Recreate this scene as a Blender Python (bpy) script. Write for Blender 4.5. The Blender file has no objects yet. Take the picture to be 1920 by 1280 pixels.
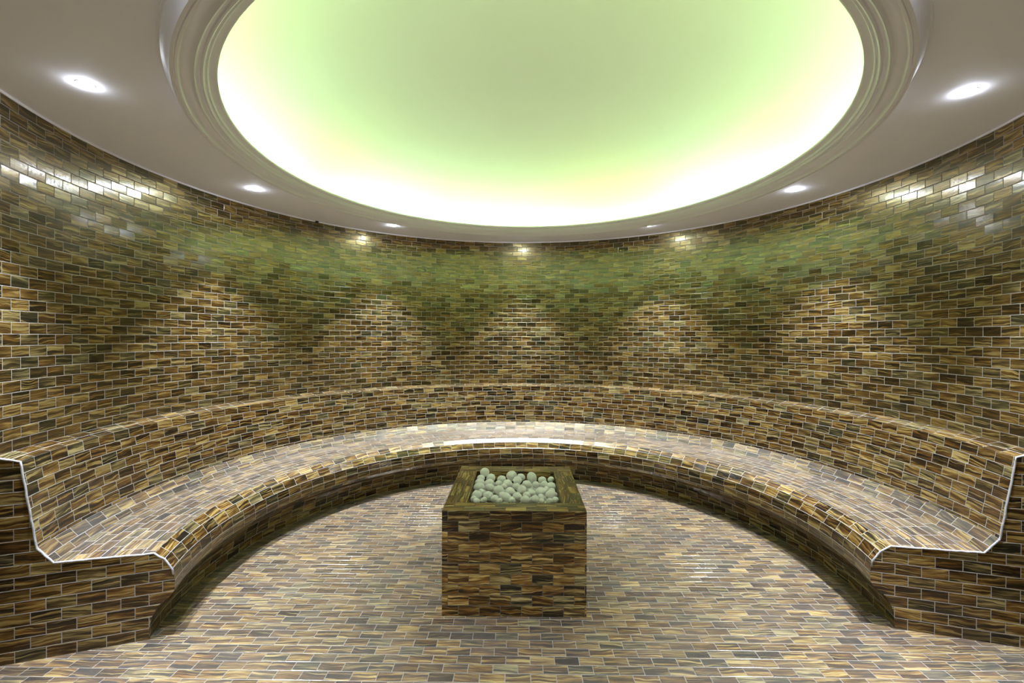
import bpy, bmesh, math, random
from mathutils import Vector, Matrix, noise
from mathutils.geometry import tessellate_polygon

# ------------------------------------------------------------------ camera, world, exposure
scene = bpy.context.scene
COL = scene.collection
CAM_H = 1.3177
F_PX = 857.24
PITCH, ROLL, YAW = -0.0094, 0.0026, -0.0149

def make_camera():
    cd = bpy.data.cameras.new('camera'); cam = bpy.data.objects.new('camera', cd); COL.objects.link(cam)
    cd.sensor_width = 36.0; cd.lens = F_PX / 1920 * 36.0; cd.clip_start = 0.02
    cy, sy = math.cos(YAW), math.sin(YAW)
    fw = Vector((sy * math.cos(PITCH), cy * math.cos(PITCH), math.sin(PITCH)))
    rt = Vector((cy, -sy, 0)); up = rt.cross(fw)
    r2 = rt * math.cos(ROLL) + up * math.sin(ROLL); u2 = -rt * math.sin(ROLL) + up * math.cos(ROLL)
    m = Matrix((r2, u2, -fw)).transposed().to_4x4(); m.translation = Vector((0, 0, CAM_H))
    cam.matrix_world = m; scene.camera = cam
make_camera()

world = bpy.data.worlds.new('world'); scene.world = world; world.use_nodes = True
world.node_tree.nodes['Background'].inputs[0].default_value = (0.5, 0.5, 0.5, 1)
world.node_tree.nodes['Background'].inputs[1].default_value = 0.0
scene.view_settings.view_transform = 'Standard'; scene.view_settings.look = 'None'
scene.view_settings.gamma = 1.0; scene.view_settings.use_curve_mapping = False
scene.view_settings.exposure = 0.40
try:
    scene.cycles.use_denoising = True
    scene.cycles.max_bounces = 10; scene.cycles.diffuse_bounces = 7; scene.cycles.glossy_bounces = 5
    scene.cycles.sample_clamp_indirect = 6.0
except Exception: pass

LAMP_W = 17.0          # each recessed downlight, watts
LAMP_SPREAD = 74
LAMP_COL = (0.84, 0.90, 1.0)
COVE_STRENGTH = 60.0  # LED strip in the cove
LAMP_FACE = 210.0

# ------------------------------------------------------------------ room dimensions (metres)
CX, CY, R = 0.0307, 2.5549, 2.257       # round room
H = 2.3143                              # flat ceiling height
OX, OY, OA, OB = 0.065, 2.589, 1.467, 1.526   # oval ceiling opening
TW, TH = 0.0995, 0.0494                 # tile pitch
PHI_L, PHI_R = math.radians(-110.3), math.radians(105.5)   # bench ends
DOOR = math.radians(150)

# ------------------------------------------------------------------ helpers
def link(name, bm, mat, parent=None, smooth=False):
    me = bpy.data.meshes.new(name); bm.to_mesh(me); bm.free()
    o = bpy.data.objects.new(name, me); COL.objects.link(o)
    if mat: me.materials.append(mat)
    if smooth:
        for p in me.polygons: p.use_smooth = True
    if parent: o.parent = parent
    return o

def empty(name, loc=(0, 0, 0)):
    o = bpy.data.objects.new(name, None); COL.objects.link(o); o.location = loc; o.empty_display_size = 0.1
    bpy.context.view_layer.update()
    return o

def tag(o, label, cat, group=None):
    o['label'] = label; o['category'] = cat
    if group: o['group'] = group
    return o

def struct(o): o['kind'] = 'structure'; return o

def pol(phi, r, z, cx=CX, cy=CY): return Vector((cx + r * math.sin(phi), cy + r * math.cos(phi), z))

def quad_uv(bm, uvl, cos, uvs):
    vs = [bm.verts.new(c) for c in cos]
    f = bm.faces.new(vs)
    for l, uv in zip(f.loops, uvs): l[uvl].uv = uv
    return f

def lathe_rows(bm, rows, phi0, phi1, step=math.radians(1.5), v0=0.0):
    """rows: list of (r0,z0,r1,z1,n) one strip of n tile rows each; tile u runs along the arc"""
    uvl = bm.loops.layers.uv.verify()
    n = max(2, int(abs(phi1 - phi0) / step)); v = v0
    for (r0, z0, r1, z1, nr) in rows:
        rm = 0.5 * (r0 + r1); prev = None
        jog = random.random()
        for i in range(n + 1):
            ph = phi0 + (phi1 - phi0) * i / n
            a = bm.verts.new(pol(ph, r0, z0)); b = bm.verts.new(pol(ph, r1, z1)); u = ph * rm / TW + jog * (1 if nr <= 1.01 else 0) + 200
            if prev:
                f = bm.faces.new((prev[0], a, b, prev[1])); f.smooth = True
                for l, uv in zip(f.loops, ((prev[2], v), (u, v), (u, v + nr), (prev[2], v + nr))): l[uvl].uv = uv
            prev = (a, b, u)
        v += nr if nr != int(nr) or nr > 1 else 1
        v = math.ceil(v - 1e-6)
    return v

def rows_from(pts, counts):
    """polyline of (r,z) with number of tile rows per segment, split into single rows on flat parts"""
    out = []
    for (a, b, n) in zip(pts[:-1], pts[1:], counts):
        k = int(math.ceil(n - 1e-6)); t0 = 0
        for i in range(k):
            t1 = min(1.0, (i + 1) / n)
            out.append((a[0] + (b[0] - a[0]) * t0, a[1] + (b[1] - a[1]) * t0, a[0] + (b[0] - a[0]) * t1, a[1] + (b[1] - a[1]) * t1, min(1.0, n - i)))
            t0 = t1
    return out

def tube(bm, pts, r, seg=8, closed=False):
    rings = []; n = len(pts)
    for i, p in enumerate(pts):
        a = pts[(i - 1) % n] if (closed or i > 0) else p
        b = pts[(i + 1) % n] if (closed or i < n - 1) else p
        t = (b - a).normalized()
        s = t.cross(Vector((0.3, 0.2, 1))).normalized(); q = t.cross(s)
        rings.append([bm.verts.new(p + (s * math.cos(k * math.tau / seg) + q * math.sin(k * math.tau / seg)) * r) for k in range(seg)])
    m = n if closed else n - 1
    for i in range(m):
        A, B = rings[i], rings[(i + 1) % n]
        for k in range(seg):
            bm.faces.new((A[k], A[(k + 1) % seg], B[(k + 1) % seg], B[k])).smooth = True
    if not closed:
        bm.faces.new(rings[0]); bm.faces.new(rings[-1])

# ------------------------------------------------------------------ materials
class NT:
    def __init__(s, name):
        s.m = bpy.data.materials.new(name); s.m.use_nodes = True; s.t = s.m.node_tree
        s.b = s.t.nodes['Principled BSDF']
    def n(s, typ, **kw):
        nd = s.t.nodes.new(typ)
        for k, v in kw.items(): setattr(nd, k, v)
        return nd
    def l(s, a, b): s.t.links.new(a, b)
    def put(s, sock, v):
        if isinstance(v, (int, float)): sock.default_value = v
        elif isinstance(v, (tuple, list)): sock.default_value = v
        else: s.l(v, sock)
    def math(s, op, a, b=None, c=None, clamp=False):
        nd = s.n('ShaderNodeMath', operation=op); nd.use_clamp = clamp
        s.put(nd.inputs[0], a)
        if b is not None: s.put(nd.inputs[1], b)
        if c is not None: s.put(nd.inputs[2], c)
        return nd.outputs[0]
    def vec(s, op, a, b=None):
        nd = s.n('ShaderNodeVectorMath', operation=op); s.put(nd.inputs[0], a)
        if b is not None:
            s.put(nd.inputs[3 if op == 'SCALE' else 1], b)
        return nd.outputs[0]
    def xyz(s, x, y, z):
        nd = s.n('ShaderNodeCombineXYZ')
        for i, v in enumerate((x, y, z)): s.put(nd.inputs[i], v)
        return nd.outputs[0]
    def noise(s, vec, scale=1, detail=2, rough=0.5, dist=0.0):
        nd = s.n('ShaderNodeTexNoise'); s.l(vec, nd.inputs['Vector'])
        nd.inputs['Scale'].default_value = scale; nd.inputs['Detail'].default_value = detail
        nd.inputs['Roughness'].default_value = rough; nd.inputs['Distortion'].default_value = dist
        return nd.outputs[0]
    def mixc(s, fac, a, b, mode='MIX'):
        nd = s.n('ShaderNodeMix', data_type='RGBA', blend_type=mode)
        s.put(nd.inputs[0], fac)
        for k, v in ((6, a), (7, b)):
            if isinstance(v, tuple): nd.inputs[k].default_value = (*v, 1) if len(v) == 3 else v
            else: s.l(v, nd.inputs[k])
        return nd.outputs[2]
    def mixf(s, fac, a, b):
        nd = s.n('ShaderNodeMix', data_type='FLOAT'); s.put(nd.inputs[0], fac); s.put(nd.inputs[2], a); s.put(nd.inputs[3], b)
        return nd.outputs[0]
    def ramp(s, fac, stops):
        nd = s.n('ShaderNodeValToRGB'); s.l(fac, nd.inputs[0]); e = nd.color_ramp.elements
        while len(e) < len(stops): e.new(0.5)
        for el, (p, c) in zip(e, stops): el.position = p; el.color = (*c, 1)
        return nd.outputs[0]
    def maprange(s, v, a, b, c=0.0, d=1.0):
        nd = s.n('ShaderNodeMapRange'); s.l(v, nd.inputs[0])
        for i, x in enumerate((a, b, c, d)): nd.inputs[i + 1].default_value = x
        return nd.outputs[0]

def tile_material(name, seed=0.0, grout=(0.36, 0.34, 0.32), gw=0.0030, gain=0.80, haze=0.0, ior=1.5, tint=(1.0, 0.90, 0.60)):
    """brown striped glass mosaic tile in running bond; UVs are in tile units"""
    t = NT(name)
    uv = t.n('ShaderNodeUVMap'); sp = t.n('ShaderNodeSeparateXYZ'); t.l(uv.outputs[0], sp.inputs[0])
    U, V = sp.outputs[0], sp.outputs[1]
    row = t.math('FLOOR', V); fv = t.math('FRACT', V)
    half = t.math('MULTIPLY', t.math('FLOORED_MODULO', row, 2.0), 0.5)
    U2 = t.math('ADD', U, half); col = t.math('FLOOR', U2); fu = t.math('FRACT', U2)
    wn = t.n('ShaderNodeTexWhiteNoise', noise_dimensions='3D'); t.l(t.xyz(col, row, seed + 0.37), wn.inputs['Vector'])
    wn2 = t.n('ShaderNodeTexWhiteNoise', noise_dimensions='3D'); t.l(t.xyz(row, col, seed + 7.71), wn2.inputs['Vector'])
    s1 = t.n('ShaderNodeSeparateColor'); t.l(wn.outputs['Color'], s1.inputs[0])
    s2 = t.n('ShaderNodeSeparateColor'); t.l(wn2.outputs['Color'], s2.inputs[0])
    r1, r2, r3 = s1.outputs[0], s1.outputs[1], s1.outputs[2]
    q1, q2, q3 = s2.outputs[0], s2.outputs[1], s2.outputs[2]
    # grout mask
    eu = t.math('MULTIPLY', t.math('MINIMUM', fu, t.math('SUBTRACT', 1.0, fu)), TW)
    ev = t.math('MULTIPLY', t.math('MINIMUM', fv, t.math('SUBTRACT', 1.0, fv)), TH)
    ed = t.math('MINIMUM', eu, ev)
    tile = t.maprange(ed, gw * 0.32, gw * 0.62)            # 0 grout, 1 tile
    # streak pattern, tilted a little per tile
    slope = t.math('MULTIPLY', t.math('SUBTRACT', r1, 0.5), 0.34)
    vv = t.math('ADD', fv, t.math('MULTIPLY', t.math('SUBTRACT', fu, 0.5), slope))
    off = t.math('MULTIPLY', r2, 97.0); off2 = t.math('MULTIPLY', r3, 53.0)
    warp = t.noise(t.xyz(t.math('MULTIPLY_ADD', fu, 1.0, off), t.math('MULTIPLY_ADD', fv, 1.2, off2), q1), 1.0, 2, 0.5)
    vv = t.math('ADD', vv, t.math('MULTIPLY', t.math('SUBTRACT', warp, 0.5), 0.55))
    sv = t.xyz(t.math('MULTIPLY_ADD', fu, 0.45, off), t.math('MULTIPLY_ADD', vv, 3.6, off2), t.math('MULTIPLY', q2, 31.0))
    st = t.noise(sv, 1.0, 4, 0.55, 0.12)
    sv2 = t.xyz(t.math('MULTIPLY_ADD', fu, 0.4, off2), t.math('MULTIPLY_ADD', vv, 7.0, off), 3.3)
    st2 = t.noise(sv2, 1.0, 3, 0.5, 0.12)
    sh = t.math('ADD', st, t.math('MULTIPLY', t.math('SUBTRACT', q3, 0.5), 0.14))
    brown = t.ramp(sh, [(0.36, (0.008, 0.004, 0.003)), (0.44, (0.052, 0.023, 0.005)), (0.51, (0.135, 0.060, 0.012)),
                        (0.58, (0.230, 0.122, 0.026)), (0.68, (0.52, 0.36, 0.12))])
    slate = t.ramp(sh, [(0.36, (0.006, 0.009, 0.007)), (0.45, (0.042, 0.042, 0.022)), (0.56, (0.125, 0.112, 0.052)), (0.68, (0.42, 0.36, 0.18))])
    hue = t.maprange(q1, 0.66, 1.05)
    c = t.mixc(hue, brown, slate)
    hl = t.maprange(st2, 0.57, 0.65, 0.0, 0.85)
    c = t.mixc(hl, c, (0.50, 0.37, 0.14))
    dk = t.maprange(st2, 0.44, 0.36, 0.0, 0.85)
    c = t.mixc(dk, c, (0.012, 0.009, 0.006))
    lum = t.math('MULTIPLY', t.maprange(r3, 0.0, 1.0, 0.75, 1.25), gain)
    c = t.vec('SCALE', c, lum)
    geo = t.n('ShaderNodeNewGeometry')
    if haze:      # pale haze: limescale plus bright light and reflection mixed into the tile colour
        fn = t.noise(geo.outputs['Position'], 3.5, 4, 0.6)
        fm = t.math('ADD', t.maprange(fn, 0.3, 0.7, haze * 0.7, haze * 1.3), t.math('MULTIPLY', t.math('SUBTRACT', q2, 0.5), haze * 0.5))
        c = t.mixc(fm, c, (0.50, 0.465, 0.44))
    gn = t.noise(geo.outputs['Position'], 9.0, 3, 0.6)
    gcol = t.mixc(t.maprange(gn, 0.35, 0.65), tuple(g * 0.8 for g in grout), tuple(min(1, g * 1.15) for g in grout))
    t.l(t.mixc(tile, gcol, c), t.b.inputs['Base Color'])
    # every tile lies at its own slight angle
    tilt = t.vec('SCALE', t.vec('SUBTRACT', t.xyz(r2, q2, q1), (0.5, 0.5, 0.5)), 0.055)
    nrm = t.vec('NORMALIZE', t.vec('ADD', geo.outputs['Normal'], tilt))
    fine = t.noise(geo.outputs['Position'], 60.0, 2, 0.5)
    hgt = t.math('ADD', t.maprange(ed, gw * 0.2, gw * 0.9), t.math('MULTIPLY', fine, 0.22))
    bp = t.n('ShaderNodeBump'); bp.inputs['Strength'].default_value = 0.55; bp.inputs['Distance'].default_value = 0.0022
    t.l(hgt, bp.inputs['Height']); t.l(nrm, bp.inputs['Normal']); t.l(bp.outputs[0], t.b.inputs['Normal'])
    rg = t.math('ADD', t.math('MULTIPLY', q3, 0.10), 0.26)
    t.l(t.mixc(0.62, tuple(tint), t.vec('MINIMUM', t.vec('SCALE', c, 5.0), (1.0, 1.0, 1.0))), t.b.inputs['Specular Tint'])      # light glows back amber from inside the glass
    t.b.inputs['IOR'].default_value = ior
    t.l(t.mixf(tile, 0.0, 0.6), t.b.inputs['Coat Weight']); t.b.inputs['Coat Roughness'].default_value = 0.14
    t.l(bp.outputs[0], t.b.inputs['Coat Normal'])
    t.l(t.mixf(tile, 0.75, rg), t.b.inputs['Roughness'])
    t.l(t.mixf(tile, 0.2, 0.85), t.b.inputs['Specular IOR Level'])
    return t.m

def simple(name, col, rough=0.6, spec=0.4, noise_amt=0.04, scale=6, bump=0.0, bscale=80):
    t = NT(name); geo = t.n('ShaderNodeNewGeometry')
    n = t.noise(geo.outputs['Position'], scale, 3, 0.55)
    c = t.mixc(n, tuple(x * (1 - noise_amt) for x in col), tuple(min(1, x * (1 + noise_amt)) for x in col))
    t.l(c, t.b.inputs['Base Color']); t.b.inputs['Roughness'].default_value = rough
    t.b.inputs['Specular IOR Level'].default_value = spec
    if bump:
        bn = t.noise(geo.outputs['Position'], bscale, 4, 0.6)
        bp = t.n('ShaderNodeBump'); bp.inputs['Strength'].default_value = bump; bp.inputs['Distance'].default_value = 0.004
        t.l(bn, bp.inputs['Height']); t.l(bp.outputs[0], t.b.inputs['Normal'])
    return t.m

def emitter(name, col, strength):
    t = NT(name); t.t.nodes.remove(t.b); e = t.n('ShaderNodeEmission')
    e.inputs[0].default_value = (*col, 1); e.inputs[1].default_value = strength
    t.l(e.outputs[0], t.t.nodes['Material Output'].inputs[0]); return t, e

M_WALL = tile_material('brown_glass_wall_tile', 1.0, gain=0.52, ior=2.0, tint=(1.0, 0.96, 0.40))
M_BENCH = tile_material('brown_glass_bench_tile', 11.0, gain=0.60)
M_FLOOR = tile_material('brown_glass_floor_tile', 23.0, grout=(0.24, 0.22, 0.20), haze=0.09, gain=0.55)
M_SEAT = tile_material('brown_glass_seat_tile', 29.0, grout=(0.32, 0.30, 0.29), haze=0.09, gain=0.50)
M_BOX = tile_material('brown_glass_pedestal_tile', 37.0, grout=(0.14, 0.12, 0.10), gw=0.0026, gain=1.0)
M_CEIL = simple('warm_white_ceiling_paint', (0.84, 0.825, 0.87), 0.75, 0.2, 0.015, 2)
M_CORN = simple('satin_cornice_paint', (0.82, 0.805, 0.84), 0.36, 0.45, 0.015, 3)
M_DOME = simple('dome_paint', (0.87, 0.87, 0.86), 0.85, 0.1, 0.01, 2)
M_BEAD = simple('pale_grout_bead', (0.40, 0.39, 0.41), 0.8, 0.3, 0.25, 60, 0.6, 160)
M_STONE = simple('white_pebble', (0.90, 0.91, 0.90), 0.6, 0.35, 0.05, 25, 0.25, 90)
M_DARK = simple('black_plastic', (0.012, 0.010, 0.009), 0.5, 0.4, 0.1, 40)
M_TRIM = simple('white_lamp_trim', (0.75, 0.75, 0.76), 0.35, 0.5, 0.01, 10)
M_PLAIN = simple('corridor_paint', (0.60, 0.56, 0.52), 0.8, 0.2, 0.02, 2)

# LED strip: colour drifts along its length like an RGB strip
tE, eE = emitter('green_led_strip', (0.6, 1.0, 0.3), COVE_STRENGTH)
_tc = tE.n('ShaderNodeNewGeometry'); _n = tE.noise(_tc.outputs['Position'], 0.9, 1, 0.5)
tE.l(tE.ramp(_n, [(0.40, (0.58, 0.95, 0.42)), (0.50, (0.70, 1.0, 0.24)), (0.60, (0.56, 1.0, 0.50))]), eE.inputs[0])
M_LED = tE.m
M_FACE = emitter('lit_downlight_lens', (0.82, 0.88, 1.0), LAMP_FACE)[0].m

# ------------------------------------------------------------------ the room shell
random.seed(5)
bm = bmesh.new()
NW = 30
lathe_rows(bm, [(R, 0.832 - 17 * TH, R, H, (H - 0.832) / TH + 17)], -DOOR, DOOR, math.radians(1.25))
struct(link('wall_round', bm, M_WALL))

# corridor behind the camera (the doorway the picture is taken from)
xd = R * math.sin(DOOR); yd = CY + R * math.cos(DOOR); YB = -1.3
for nm, x in (('wall_left', CX - xd), ('wall_right', CX + xd)):
    bm = bmesh.new(); uvl = bm.loops.layers.uv.verify()
    L = yd - YB
    quad_uv(bm, uvl, [(x, yd, 0), (x, YB, 0), (x, YB, H), (x, yd, H)], [(0, 0), (L / TW, 0), (L / TW, H / TH), (0, H / TH)])
    struct(link(nm, bm, M_WALL))
bm = bmesh.new(); uvl = bm.loops.layers.uv.verify()
quad_uv(bm, uvl, [(CX - xd, YB, 0), (CX + xd, YB, 0), (CX + xd, YB, H), (CX - xd, YB, H)], [(0, 0), (2 * xd / TW, 0), (2 * xd / TW, H / TH), (0, H / TH)])
struct(link('wall_back', bm, M_PLAIN))

# floor: one slab reaching under the walls
bm = bmesh.new(); uvl = bm.loops.layers.uv.verify()
x0, x1, y0, y1 = -2.5, 2.6, YB - 0.05, CY + R + 0.1
quad_uv(bm, uvl, [(x0, y0, 0), (x1, y0, 0), (x1, y1, 0), (x0, y1, 0)], [(x / TW + 50, y / TH + 60) for x, y in ((x0, y0), (x1, y0), (x1, y1), (x0, y1))])
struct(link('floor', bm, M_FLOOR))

def oval(th, off, z):
    """point on the oval ring, off metres outside the opening's edge"""
    a, b = OA + off, OB + off
    return Vector((OX + a * math.cos(th), OY + b * math.sin(th), z))

# flat ceiling between the wall and the oval
bm = bmesh.new(); N = 192; inn = []; out = []
for i in range(N):
    th = math.tau * i / N
    p = oval(th, 0.168, H); inn.append(bm.verts.new(p))
    d = (p - Vector((CX, CY, H))); ang = math.atan2(d.x, d.y)
    out.append(bm.verts.new(pol(ang, R + 0.02, H)))
for i in range(N):
    j = (i + 1) % N; bm.faces.new((inn[i], inn[j], out[j], out[i]))
vs = [bm.verts.new(c) for c in ((CX - xd - .02, YB - .02, H + .001), (CX + xd + .02, YB - .02, H + .001), (CX + xd + .02, yd + .15, H + .001), (CX - xd - .02, yd + .15, H + .001))]
bm.faces.new(vs)
struct(link('ceiling', bm, M_CEIL))

# plaster cornice swept round the oval (profile: metres outward, height from ceiling)
K = 0.98
prof = [(0.020, -0.016), (0.014, 0.0), (0.004, 0.0), (0.0, -0.003), (0, -0.012), (.003, -.015), (.008, -.016), (.025, -.018), (.028, -.020), (.029, -.027), (.032, -.030), (.036, -.028),
        (.038, -.027), (.040, -.030), (.042, -.037), (.046, -.040), (.051, -.038), (.054, -.031), (.062, -.031), (.064, -.033), (.067, -.044), (.072, -.048), (.078, -.045), (.081, -.039),
        (.088, -.035), (.097, -.035), (.106, -.039), (.114, -.047), (.119, -.057), (.121, -.062), (.129, -.063), (.131, -.058), (.134, -.058), (.136, -.063),
        (.144, -.062), (.147, -.055), (.150, -.042), (.154, -.028), (.160, -.016), (.167, -.009), (.169, -.006), (.176, -.005), (.177, 0.001), (.150, 0.003), (.125, -.014)]
def sweep_oval(bm, prof, K=1.0, N=256, closed=True):
    rings = []
    for i in range(N):
        th = math.tau * i / N
        rings.append([bm.verts.new(oval(th, o, H + z * K)) for o, z in prof])
    m = len(prof)
    for i in range(N):
        A, B = rings[i], rings[(i + 1) % N]
        for k in range(m if closed else m - 1):
            f = bm.faces.new((A[k], A[(k + 1) % m], B[(k + 1) % m], B[k])); f.smooth = True
    bmesh.ops.recalc_face_normals(bm, faces=bm.faces)
bm = bmesh.new(); sweep_oval(bm, prof, K)
co = struct(link('trim_1', bm, M_CORN))
es = co.modifiers.new('edge', 'EDGE_SPLIT'); es.split_angle = math.radians(38)

# thin plaster bead where ceiling meets the tiled wall
bm = bmesh.new(); n = 220
pts = [pol(-DOOR + 2 * DOOR * i / n, R - 0.004, H - 0.004) for i in range(n + 1)]
tube(bm, pts, 0.006, 6)
struct(link('trim_2', bm, M_CEIL))

# shallow dome above the opening
bm = bmesh.new(); DR = 0.17; RISE = 0.50; NR = 24; N = 192; rings = []
for k in range(NR):
    t = k / NR; ang = t * math.pi / 2
    s = math.cos(ang) ** 0.75; z = H + 0.002 + RISE * math.sin(ang)
    rings.append([bm.verts.new((OX + (OA + DR) * s * math.cos(math.tau * i / N), OY + (OB + DR) * s * math.sin(math.tau * i / N), z)) for i in range(N)])
top = bm.verts.new((OX, OY, H + 0.002 + RISE))
for k in range(NR - 1):
    for i in range(N):
        j = (i + 1) % N; bm.faces.new((rings[k][i], rings[k][j], rings[k + 1][j], rings[k + 1][i])).smooth = True
for i in range(N): bm.faces.new((rings[-1][i], rings[-1][(i + 1) % N], top)).smooth = True
bmesh.ops.recalc_face_normals(bm, faces=bm.faces)
bmesh.ops.reverse_faces(bm, faces=bm.faces)
struct(link('ceiling.001', bm, M_DOME))

# LED strip lying on the cove ledge
bm = bmesh.new()
sweep_oval(bm, [(0.095, -0.013), (0.108, -0.013), (0.108, -0.008), (0.095, -0.008)], 1.0, 192)
tag(link('light_strip', bm, M_LED), 'green LED light strip running round the cove behind the oval cornice', 'light')

# ------------------------------------------------------------------ recessed downlights
lens_me = None
def downlight(phi, r, label, visible=True):
    c = pol(phi, r, H)
    e = empty('downlight', c)
    tag(e, label, 'light', 'recessed downlights around the ceiling')
    bm = bmesh.new(); seg = 32
    pr = [(0.032, 0.0), (0.0316, -0.0012), (0.0300, -0.0018), (0.0285, -0.0016), (0.027, -0.0005)]
    rings = [[bm.verts.new((rr * math.cos(math.tau * i / seg), rr * math.sin(math.tau * i / seg), zz)) for i in range(seg)] for rr, zz in pr]
    for a, b in zip(rings[:-1], rings[1:]):
        for i in range(seg): bm.faces.new((a[i], a[(i + 1) % seg], b[(i + 1) % seg], b[i])).smooth = True
    link('trim_ring', bm, M_TRIM, e)
    bm = bmesh.new()
    rings = [[bm.verts.new((rr * math.cos(math.tau * i / seg), rr * math.sin(math.tau * i / seg), zz)) for i in range(seg)] for rr, zz in ((0.027, -0.001), (0.025, -0.005), (0.018, -0.009), (0.008, -0.0105))]
    for a, b in zip(rings[:-1], rings[1:]):
        for i in range(seg): bm.faces.new((a[i], a[(i + 1) % seg], b[(i + 1) % seg], b[i])).smooth = True
    bm.faces.new(rings[-1])
    link('lens', bm, M_FACE, e)
    ld = bpy.data.lights.new('downlight_lamp', 'AREA'); ld.shape = 'DISK'; ld.size = 0.04; ld.energy = LAMP_W; ld.color = LAMP_COL; ld.spread = math.radians(LAMP_SPREAD)
    lo = bpy.data.objects.new('lamp', ld); COL.objects.link(lo); lo.parent = e; lo.location = (0, 0, -0.014)
    d = Vector((CX - c.x, CY - c.y, 0)).normalized() * math.sin(math.radians(4)); lo.rotation_euler = Vector((d.x, d.y, -1)).to_track_quat('-Z', 'Y').to_euler()
    return e
LP = [(-37.16, 1.905, 'small round ceiling downlight against the cornice, third from the left edge'),
      (-74.14, 1.887, 'round ceiling downlight left of the cornice, second from the left edge'),
      (-113.49, 1.908, 'large bright round downlight in the upper left corner of the ceiling'),
      (110.75, 1.902, 'large bright round downlight in the upper right corner of the ceiling'),
      (73.15, 1.903, 'round ceiling downlight right of the cornice, second from the right edge'),
      (36.17, 1.893, 'small round ceiling downlight against the cornice, third from the right edge'),
      (0, 1.860, 'ceiling downlight hidden behind the far edge of the cornice'),
      (147, 1.90, 'ceiling downlight over the doorway on the right side'),
      (-148, 1.90, 'ceiling downlight over the doorway on the left side')]
for a, r, lb in LP: downlight(math.radians(a), r, lb)

# ------------------------------------------------------------------ curved tiled bench
bench = empty('curved_bench', (CX, CY, 0))
tag(bench, 'long curved built-in bench with backrest, covered in brown mosaic tiles, along the round wall', 'bench')
bench_inv = Matrix.Translation((-CX, -CY, 0))
def bpart(name, bm, mat, label=None):
    bmesh.ops.transform(bm, matrix=bench_inv, verts=bm.verts)
    o = link(name, bm, mat, bench)
    if label: o['label'] = label
    return o
back = [(R - 0.001, .834), (2.168, .812), (2.118, .455)]
seat = [(2.118, .455), (2.064, .388), (1.724, .373)]
nose = [(1.724, .373), (1.685, .343), (1.655, .295), (1.646, .245), (1.648, .200), (1.664, .175), (1.708, .142), (1.730, .100), (1.741, .052), (1.743, 0.0)]
random.seed(2)
bm = bmesh.new(); lathe_rows(bm, rows_from(back, [1.8, 7.3]), PHI_L, PHI_R, v0=2); bpart('backrest', bm, M_BENCH)
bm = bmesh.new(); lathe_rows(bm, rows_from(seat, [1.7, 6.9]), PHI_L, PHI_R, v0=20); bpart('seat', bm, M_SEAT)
bm = bmesh.new(); lathe_rows(bm, rows_from(nose, [1, 1, 1, 1, .65, 1, .95, 1, 1]), PHI_L, PHI_R, v0=40); bpart('base', bm, M_BENCH)
full = back + seat[1:] + nose[1:]
for ph, sgn in ((PHI_L, 1), (PHI_R, -1)):
    bm = bmesh.new(); uvl = bm.loops.layers.uv.verify()
    poly = [(r, z) for r, z in full] + [(R - 0.001, 0.0)]
    vs = [bm.verts.new(pol(ph, r, z)) for r, z in poly]
    for tri in tessellate_polygon([[Vector((r, z, 0)) for r, z in poly]]):
        f = bm.faces.new([vs[i] for i in tri])
        for l in f.loops:
            r, z = poly[vs.index(l.vert)]
            l[uvl].uv = (r / TW * sgn + 300, z / TH + 80)
    facing = Vector((0, -1, 0))
    for f in bm.faces:
        f.normal_update()
        if f.normal.dot(facing) < 0: f.normal_flip()
    bpart('end_panel', bm, M_BENCH)
    # pale grout bead along the raw edge of the end panel
    bm = bmesh.new(); pts = []
    edge = [(R - .004, .834)] + full[1:8]
    for a, b in zip(edge[:-1], edge[1:]):
        k = max(2, int(math.hypot(b[0] - a[0], b[1] - a[1]) / 0.02))
        for i in range(k):
            t = i / k
            q = pol(ph, a[0] + (b[0] - a[0]) * t, a[1] + (b[1] - a[1]) * t)
            q += Vector((random.uniform(-1, 1), random.uniform(-1, 1), random.uniform(-1, 1))) * 0.0012
            pts.append(q)
    tube(bm, pts, 0.0042, 6)
    bpart('edge_bead', bm, M_BEAD, 'rough pale grout bead along the bench end')

# grout line where bench foot meets floor
# ------------------------------------------------------------------ tiled pedestal with the stones
BX0, BX1, BY0, BY1, BZ = -0.3605, 0.3213, 2.1445, 2.8883, 0.50
IX0, IX1, IY0, IY1, IZ = -0.2535, 0.2145, 2.251, 2.781, 0.40
ped = empty('tiled_pedestal', ((BX0 + BX1) / 2, (BY0 + BY1) / 2, 0))
tag(ped, 'square brown tiled pedestal with an open top full of white stones, centre of the floor', 'pedestal')
def ppart(name, faces, mat):
    bm = bmesh.new(); uvl = bm.loops.layers.uv.verify()
    for cos, uvs in faces: quad_uv(bm, uvl, [Vector(c) - ped.location for c in cos], uvs)
    return link(name, bm, mat, ped)
def vside(a, b, z0, z1, u0, v0=0.0):
    L = math.hypot(b[0] - a[0], b[1] - a[1])
    return ([(a[0], a[1], z0), (b[0], b[1], z0), (b[0], b[1], z1), (a[0], a[1], z1)],
            [(u0, z0 / .05 + v0), (u0 + L / TW, z0 / .05 + v0), (u0 + L / TW, z1 / .05 + v0), (u0, z1 / .05 + v0)])
ppart('body', [vside((BX0, BY0), (BX1, BY0), 0, BZ, 10.22, 4), vside((BX1, BY0), (BX1, BY1), 0, BZ, 30.3, 4),
               vside((BX1, BY1), (BX0, BY1), 0, BZ, 50.1, 4), vside((BX0, BY1), (BX0, BY0), 0, BZ, 70.6, 4)], M_BOX)
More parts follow.
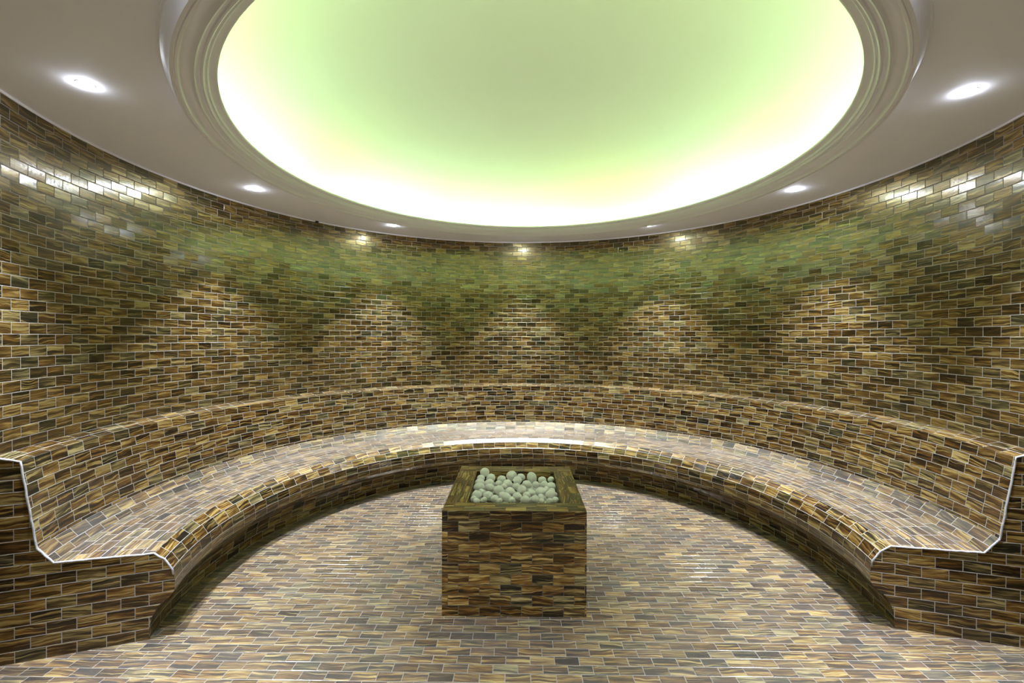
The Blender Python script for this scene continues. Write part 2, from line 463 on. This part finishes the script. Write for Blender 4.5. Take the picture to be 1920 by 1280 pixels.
def top(x0, y0, x1, y1, along, s):
    cs = [(x0, y0, BZ), (x1, y0, BZ), (x1, y1, BZ), (x0, y1, BZ)]
    w = (y1 - y0) if along == 'x' else (x1 - x0)
    nr = 2.0
    if along == 'x': uv = [((x - x0) / TW + s, (y - y0) / w * nr + s * 3) for x, y, z in cs]
    else: uv = [((y - y0) / TW + s, (x - x0) / w * nr + s * 3) for x, y, z in cs]
    return cs, uv
ppart('rim', [top(BX0, BY0, BX1, IY0, 'x', 12), top(BX0, IY1, BX1, BY1, 'x', 26),
              top(BX0, IY0, IX0, IY1, 'y', 40), top(IX1, IY0, BX1, IY1, 'y', 54)], M_BOX)
ppart('well', [vside((IX1, IY0), (IX0, IY0), IZ, BZ, 90, 30), vside((IX1, IY1), (IX1, IY0), IZ, BZ, 95, 30),
               vside((IX0, IY1), (IX1, IY1), IZ, BZ, 103, 30), vside((IX0, IY0), (IX0, IY1), IZ, BZ, 110, 30),
               ([(IX0, IY0, IZ), (IX1, IY0, IZ), (IX1, IY1, IZ), (IX0, IY1, IZ)], [(0, 0), (5, 0), (5, 10), (0, 10)])], M_BOX)

# ------------------------------------------------------------------ white stones, each its own object
STONES = [(-0.2034,2.7445,0.5039,0.0284,1),(-0.2243,2.7020,0.4785,0.0262,1),(-0.1645,2.7072,0.4807,0.0290,1),(-0.2225,2.6140,0.4807,0.0280,1),(-0.1661,2.6026,0.4807,0.0308,1),(-0.2185,2.5313,0.4807,0.0320,1),(-0.1587,2.5332,0.4807,0.0291,1),(-0.1994,2.4555,0.4807,0.0212,1),(-0.2202,2.4091,0.4807,0.0303,1),(-0.2303,2.3523,0.4807,0.0202,1),(-0.0976,2.6808,0.4807,0.0269,1),(-0.1148,2.6054,0.4807,0.0216,1),(-0.0604,2.6059,0.4801,0.0298,1),(-0.0411,2.6909,0.4987,0.0320,1),(0.0159,2.7284,0.4807,0.0255,1),(-0.0058,2.6202,0.4943,0.0293,1),(0.0787,2.6665,0.4967,0.0320,1),(0.0493,2.5992,0.4807,0.0279,1),(0.0992,2.5880,0.4807,0.0242,1),(0.1388,2.6753,0.4807,0.0267,1),(0.1909,2.6875,0.4807,0.0204,1),(0.1477,2.5972,0.4807,0.0261,1),(0.1822,2.5552,0.4807,0.0293,1),(-0.0078,2.5565,0.4807,0.0220,1),(-0.0798,2.5548,0.4807,0.0201,1),(-0.1062,2.4858,0.4807,0.0310,1),(-0.0454,2.4683,0.4807,0.0273,1),(0.0180,2.4982,0.4807,0.0320,1),(0.0690,2.4529,0.4807,0.0255,1),(0.1217,2.4728,0.4807,0.0318,1),(0.1798,2.4691,0.4812,0.0228,1),(0.1533,2.5114,0.4807,0.0189,1),(-0.1580,2.4019,0.4807,0.0293,1),(-0.1219,2.3591,0.4807,0.0245,1),(-0.0683,2.3863,0.4807,0.0320,1),(-0.1780,2.3408,0.4807,0.0193,1),(-0.0041,2.3965,0.4807,0.0268,1),(0.0350,2.3455,0.4807,0.0251,1),(0.0442,2.4137,0.4807,0.0216,1),(0.0861,2.3554,0.4807,0.0235,1),(0.1199,2.3891,0.4783,0.0232,1),(0.1683,2.3965,0.4896,0.0282,1),(0.1900,2.3548,0.4771,0.0215,1),(0.1935,2.4317,0.4772,0.0180,1),(-0.0309,2.3357,0.4807,0.0184,1),(0.1186,2.3304,0.4807,0.0180,1),(0.1596,2.3312,0.4808,0.0180,1),(-0.0963,2.3258,0.4807,0.0180,1),(-0.2131,2.3187,0.4807,0.0183,1),(0.1920,2.5180,0.4195,0.0195,0),(0.0236,2.4497,0.4200,0.0200,0),(0.1126,2.5214,0.4219,0.0219,0),(-0.0459,2.6660,0.4212,0.0212,0),(0.1888,2.7536,0.4227,0.0227,0),(0.0331,2.7540,0.4198,0.0198,0),(-0.0245,2.5140,0.4248,0.0248,0),(-0.0939,2.3764,0.4228,0.0228,0),(0.1869,2.5608,0.4246,0.0246,0),(0.0014,2.5982,0.4203,0.0203,0),(0.0671,2.6562,0.4218,0.0218,0),(-0.0837,2.3306,0.4248,0.0248,0),(0.1408,2.4534,0.4193,0.0193,0),(0.1531,2.5320,0.4207,0.0207,0),(-0.0717,2.4344,0.4216,0.0216,0),(-0.0190,2.7566,0.4214,0.0214,0),(-0.0892,2.6726,0.4214,0.0214,0),(0.1627,2.7216,0.4195,0.0195,0),(0.1384,2.5923,0.4220,0.0220,0),(-0.2041,2.6171,0.4232,0.0232,0),(-0.1854,2.5764,0.4220,0.0220,0),(-0.0968,2.5818,0.4227,0.0227,0),(-0.2292,2.3616,0.4213,0.0213,0),(-0.0405,2.3151,0.4219,0.0219,0),(-0.0344,2.5753,0.4225,0.0225,0),(-0.2011,2.3310,0.4209,0.0209,0),(0.0707,2.5062,0.4234,0.0234,0),(-0.1716,2.4153,0.4215,0.0215,0),(0.1530,2.6812,0.4228,0.0228,0),(-0.2261,2.4070,0.4244,0.0244,0),(-0.0661,2.5313,0.4210,0.0210,0),(0.0641,2.5536,0.4228,0.0228,0),(-0.0030,2.2885,0.4248,0.0248,0),(0.1570,2.4146,0.4236,0.0236,0),(-0.2256,2.6934,0.4246,0.0246,0),(-0.1518,2.7558,0.4222,0.0222,0),(0.1351,2.7540,0.4240,0.0240,0),(-0.0684,2.6270,0.4246,0.0246,0),(0.0921,2.4588,0.4194,0.0194,0),(0.1460,2.6359,0.4229,0.0229,0),(0.1065,2.5637,0.4215,0.0215,0),(-0.1128,2.4467,0.4219,0.0219,0),(0.1076,2.6754,0.4237,0.0237,0),(0.1887,2.6073,0.4228,0.0228,0),(-0.2286,2.5799,0.4219,0.0219,0),(0.1806,2.2740,0.4200,0.0200,0),(0.1280,2.3835,0.4198,0.0198,0),(-0.2308,2.6499,0.4197,0.0197,0),(0.0371,2.3806,0.4198,0.0198,0),(0.0200,2.7138,0.4230,0.0230,0),(0.1049,2.6248,0.4203,0.0203,0),(0.1612,2.4896,0.4232,0.0232,0),(0.0763,2.7538,0.4242,0.0242,0),(-0.1283,2.6893,0.4218,0.0218,0),(-0.1913,2.6610,0.4218,0.0218,0),(0.1116,2.4230,0.4221,0.0221,0),(0.1882,2.6527,0.4233,0.0233,0),(-0.1106,2.5359,0.4245,0.0245,0),(-0.1373,2.3883,0.4228,0.0228,0),(-0.1592,2.6293,0.4240,0.0240,0),(-0.1210,2.7290,0.4192,0.0192,0),(-0.1693,2.6965,0.4205,0.0205,0),(0.1892,2.4547,0.4223,0.0223,0),(-0.0364,2.7184,0.4213,0.0213,0),(-0.0258,2.6257,0.4190,0.0190,0),(-0.1867,2.3736,0.4236,0.0236,0),(0.1060,2.7199,0.4215,0.0215,0),(-0.1927,2.7342,0.4247,0.0247,0),(0.0648,2.7020,0.4240,0.0240,0),(-0.1139,2.6369,0.4227,0.0227,0)]
def stone_mesh(seed):
    rnd = random.Random(seed); bm = bmesh.new()
    bmesh.ops.create_icosphere(bm, subdivisions=3, radius=1.0)
    off = Vector((rnd.uniform(-9, 9), rnd.uniform(-9, 9), rnd.uniform(-9, 9)))
    dirs = [Vector((rnd.gauss(0, 1), rnd.gauss(0, 1), rnd.gauss(0, 1))).normalized() for _ in range(7)]
    cut = [rnd.uniform(.76, .93) for _ in dirs]
    for v in bm.verts:
        d = v.co.normalized(); r = 1.0
        for n_, c_ in zip(dirs, cut):
            k = d.dot(n_)
            if k > 0.2: r = min(r, c_ / k + 0.0) if c_ / k < r else r
        r = 0.55 * r + 0.45 * (0.93 + 0.16 * noise.noise(d * 1.4 + off))
        v.co = d * (r + 0.03 * noise.noise(d * 4 + off))
    bmesh.ops.smooth_vert(bm, verts=bm.verts, factor=0.5, use_axis_x=True, use_axis_y=True, use_axis_z=True)
    me = bpy.data.meshes.new('white_stone'); bm.to_mesh(me); bm.free(); me.materials.append(M_STONE)
    for p in me.polygons: p.use_smooth = True
    return me
variants = [stone_mesh(k) for k in range(9)]
rs = random.Random(8)
ORD = ['first', 'second', 'third', 'fourth', 'fifth', 'sixth', 'seventh', 'eighth', 'ninth', 'tenth', 'eleventh', 'twelfth', 'thirteenth']
seen = sorted([i for i, s_ in enumerate(STONES) if s_[4]], key=lambda i: -STONES[i][1])
rowname = ['back row, against the far rim', 'row just in front of the back row', 'middle row', 'row just behind the front row', 'front row, against the near rim']
place = {}
for q in range(5):
    grp = sorted(seen[q * 10:(q + 1) * 10] if q < 4 else seen[40:], key=lambda i: STONES[i][0])
    for j, i in enumerate(grp): place[i] = '%s white stone from the left in the %s' % (ORD[j], rowname[q])
special = {0: 'large rounded white stone at the back left corner of the stone heap, sticking up highest',
           13: 'large rounded white stone leaning on the back wall of the well, middle of the heap',
           16: 'tall egg-shaped white stone at the back of the heap, right of the middle',
           34: 'longest white stone, lying aslant near the front middle of the heap'}
for i, (x, y, z, r, vis) in enumerate(STONES):
    o = bpy.data.objects.new('white_stone', variants[rs.randrange(9)]); COL.objects.link(o)
    o.location = (x, y, z)
    o.rotation_euler = (rs.uniform(-.5, .5), rs.uniform(-.4, .4), rs.uniform(0, 6.28))
    k = 0.99
    sx, sy, sz = rs.uniform(1.0, 1.18), rs.uniform(.95, 1.08), rs.uniform(.80, .97)
    if i == 16: sx, sy, sz = 1.0, .95, 1.2
    if i == 34: sx, sy, sz = 1.45, .85, .8; o.rotation_euler = (0, .25, -.5)
    if i in (18, 21): sx, sy, sz = .92, .9, .85
    if i in (0, 13): sx, sy, sz = 1.1, 1.05, 1.0
    o.scale = (r * k * sx, r * k * sy, r * k * sz)
    if i in special: tag(o, special[i], 'stone', 'white stones in the pedestal')
    elif i in place: tag(o, place[i], 'stone', 'white stones in the pedestal')
    else: tag(o, 'small white stone filling the gaps lower down in the heap in the pedestal', 'stone', 'white stones in the pedestal')

# tiny dark fitting at the top edge of the wall, left of the middle
fit_a = math.radians(-52.3)
c = pol(fit_a, R - 0.012, H - 0.006); rad = (pol(fit_a, R, 0) - Vector((CX, CY, 0))).normalized()
bm = bmesh.new()
bmesh.ops.create_cone(bm, cap_ends=True, segments=14, radius1=0.014, radius2=0.010, depth=0.022)
bmesh.ops.bevel(bm, geom=bm.edges[:], offset=0.002, segments=2, affect='EDGES')
fitting = link('cable_fitting', bm, M_DARK); fitting.location = c
fitting.rotation_euler = Vector((rad.x, rad.y, 0)).to_track_quat('Z', 'Y').to_euler()
tag(fitting, 'tiny dark cable fitting at the top edge of the tiled wall, left of the middle', 'fitting')

# small dark hole where a piece of one tile is missing, middle of the far wall
ha = math.radians(-8.028)
bm = bmesh.new(); bmesh.ops.create_cube(bm, size=1.0)
bmesh.ops.scale(bm, vec=(0.024, 0.004, 0.022), verts=bm.verts)
bmesh.ops.bevel(bm, geom=bm.edges[:], offset=0.001, segments=2, affect='EDGES')
hole = link('chipped_tile', bm, M_DARK); hole.location = pol(ha, R - 0.0005, 1.5685); hole.rotation_euler = (0, 0, -ha)
tag(hole, 'small black chipped tile in the middle of the far wall above the pedestal', 'tile')
